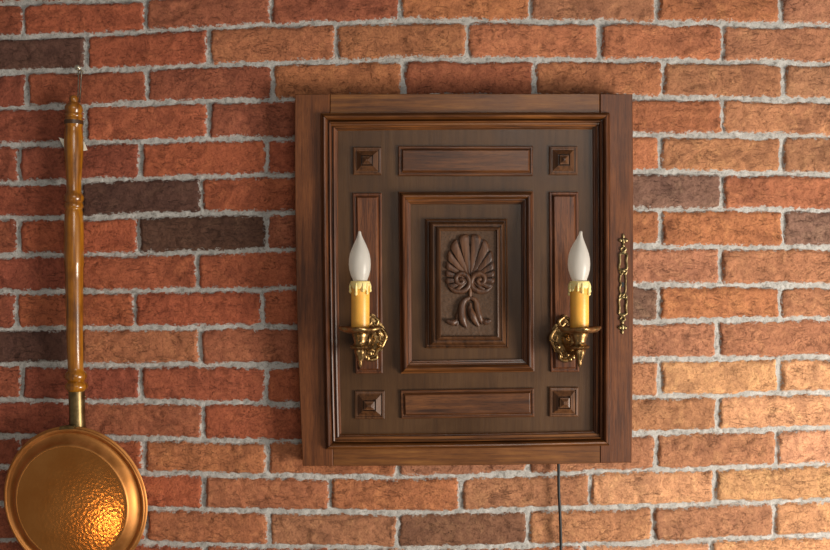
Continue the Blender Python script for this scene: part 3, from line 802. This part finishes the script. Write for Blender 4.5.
handle = turned('handle', hp + [(125.4, 8.9), (126.2, 8.3), (127.4, 7.9), (132, 8.6), (138, 9.1), (146, 9.2), (155, 8.9), (164, 8.2), (173, 7.5), (182, 7.1), (190, 7.0), (193, 7.3),
                           (194.4, 8.6), (196.5, 9.6), (199, 9.6), (201, 8.9), (202.4, 8.0), (203.4, 8.6), (205.4, 9.2), (207.4, 9.0), (208.6, 8.0), (209.6, 7.8), (210.6, 8.2), (211.6, 8.5),
                           (216, 8.8), (224, 9.3), (235, 9.5), (250, 9.5), (262, 9.4), (266, 9.2), (267, 8.8), (280, 8.7), (300, 8.4), (320, 8.1), (340, 7.8), (360, 7.5), (368, 7.4), (370.4, 7.6),
                           (371.6, 8.8), (373.6, 10.3), (376, 10.6), (378.4, 10.1), (380, 8.7), (381, 7.7), (382, 8.5), (383.6, 10.3), (386, 10.9), (388.4, 10.4), (390, 8.8), (391, 7.8)], M['varnish'])
turned('dark_band', [(120.6, 8.0), (120.7, 9.2), (122.6, 9.25), (124.6, 9.2), (124.7, 8.0)], M['line'], handle)
turned('ferrule', [(390.6, 6.4), (390.8, 7.7), (392, 7.8), (405, 7.6), (418, 7.6), (426, 7.9), (430, 8.2), (431, 7)], M['old_brass'])
for x, y in ((72.5, 411), (84.8, 396.5)):
    k = (D-.03)/F
    part('rivet', *sphere_geo(P(x, y, 0.0405 if x < 80 else 0.03), k*1.3, 10, 6), M['gilt'], warm, smooth=60)

# pan: slightly out of round, long axis leaning
RA = math.radians(-61)           # long axis points down to the right in the frame
PD = 0.050
def oval(th, r, s):
    a = th - RA
    return 1/math.sqrt((math.cos(a)/1.048)**2 + (math.sin(a)/0.952)**2)
pc = lambda d: P(75.4, 501.6, 0.048)*1.0 + Vector((0, 0.048, 0))
kp = (D-PD)/F
def lath(name, prof, mat, seg=96, sm=40, parent=warm, cap=True):
    return part(name, *lathe_geo([(r*kp, d) for r, d in prof], pc(0), 'Y', seg, oval, cap), mat, parent, smooth=sm)
body = lath('pan_body', [(30, .0100), (48, .0104), (57, .0130), (63, .0185), (66.5, .0260), (68.6, .0360), (69.6, .0440), (72.4, .0446), (73.6, .0458), (73.8, .0474), (72.8, .0488), (70, .0490)], M['copper_rim'])
lid_prof = [(70.6, .0480), (71.4, .0496), (71.2, .0518), (70.0, .0530), (68.6, .0524), (67.8, .0508), (66.6, .0506), (65, .0514), (63.2, .0532), (61.4, .0558), (59.6, .0590), (58.2, .0620), (57.2, .0640), (56.4, .0648), (55.4, .0646), (54, .0630), (52, .0620)]
lid = part('lid', *lathe_geo([(r*kp, d) for r, d in lid_prof], pc(0), 'Y', 96, oval), M['copper_rim'], warm, smooth=50)
face_prof = [(54.6, .0638), (55.6, .0645), (54.6, .0649), (52, .0654), (48, .0661), (44, .0668), (36, .0680), (27, .0689), (18, .0695), (9, .0698), (.6, .0699)]
part('hammered_face', *lathe_geo([(r*kp, d) for r, d in face_prof], pc(0), 'Y', 96, oval), M['copper'], lid, smooth=50)
rimp = []
g = [(70.8, .0496), (72.0, .0508), (72.2, .0524), (71.2, .0538), (69.8, .0536), (69.2, .0522)]
lath('lid_rim', g, M['copper_rim'], sm=70, cap=False)
# hinge plate at the top
hz = [P(x, y, d, .05) for d in (.044, .0556) for x, y in ((60.5, 429.6), (61, 426.2), (67, 425.0), (74.5, 425.3), (75, 428.6), (67.5, 428.6))]
part('hinge', hz, [(5, 4, 3, 2, 1, 0), (6, 7, 8, 9, 10, 11)] + [(i, (i+1) % 6, 6+(i+1) % 6, 6+i) for i in range(6)], M['old_brass'], warm)
# wire hanging loop at the end of the handle
wl = [P(77.6, 101, .026), P(78.2, 92, .022), P(78.4, 80, .018), P(78.6, 71.4, .016), P(79.8, 69.3, .016), P(81.2, 71.2, .015), P(81.0, 80, .013), P(80.4, 92, .014), P(79.6, 102, .018)]
part('hanging_wire', *tube_geo(wl, [.0011]*9, n=6, seg=8), M['steel'], warm, smooth=60)

# nail that carries it
nail = empty('nail', P(82.0, 71.0, 0.0))
tag(nail, 'bent steel nail driven into the mortar above the wooden handle', 'nail')
n0 = P(84.6, 72.6, -0.012); n1 = P(77.4, 67.6, 0.034)
part('shank', *tube_geo([n0, n0.lerp(n1, .5)+Vector((0, 0, -.0008)), n1], [.0017, .0017, .0017], seg=10), M['nail'], nail, smooth=60)
nd = (n1-n0).normalized()
part('head', *tube_geo([n1-nd*.0004, n1+nd*.0006, n1+nd*.0016], [.0044, .0046, .0034], n=1, seg=14, catm=False), M['nail'], nail, smooth=50)

# paper slip tucked behind the handle
V = []
pts = [(59.2, 137.6), (66, 139.8), (79, 142.2), (84.2, 141.6), (88.0, 150.4), (80, 151.4), (70, 148.6), (64.2, 147.8)]
for d in (.0098, .0104):
    for x, y in pts: V.append(P(x, y, d + (.002 if x < 62 or x > 86 else 0), .010))
paper = part('paper_tag', V, [tuple(range(7, -1, -1)), tuple(range(8, 16))] + [(i, (i+1) % 8, 8+(i+1) % 8, 8+i) for i in range(8)], M['paper'])
tag(paper, 'small cream paper tag tucked behind the turned wooden handle', 'tag')

# power cord below the door
cd_pts = [P(556.5, 440, .016), P(558.2, 458, .018), P(558.6, 470, .019), P(558.8, 490, .018), P(559.8, 510, .018), P(560.6, 530, .018), P(561, 552, .017), P(561.5, 600, .016), P(563, 690, .015)]
cord = part('power_cord', *tube_geo(cd_pts, [.0025]*len(cd_pts), n=8, seg=10), M['cord'], None, smooth=60)
tag(cord, 'thin black power cord hanging below the wooden door', 'cord')
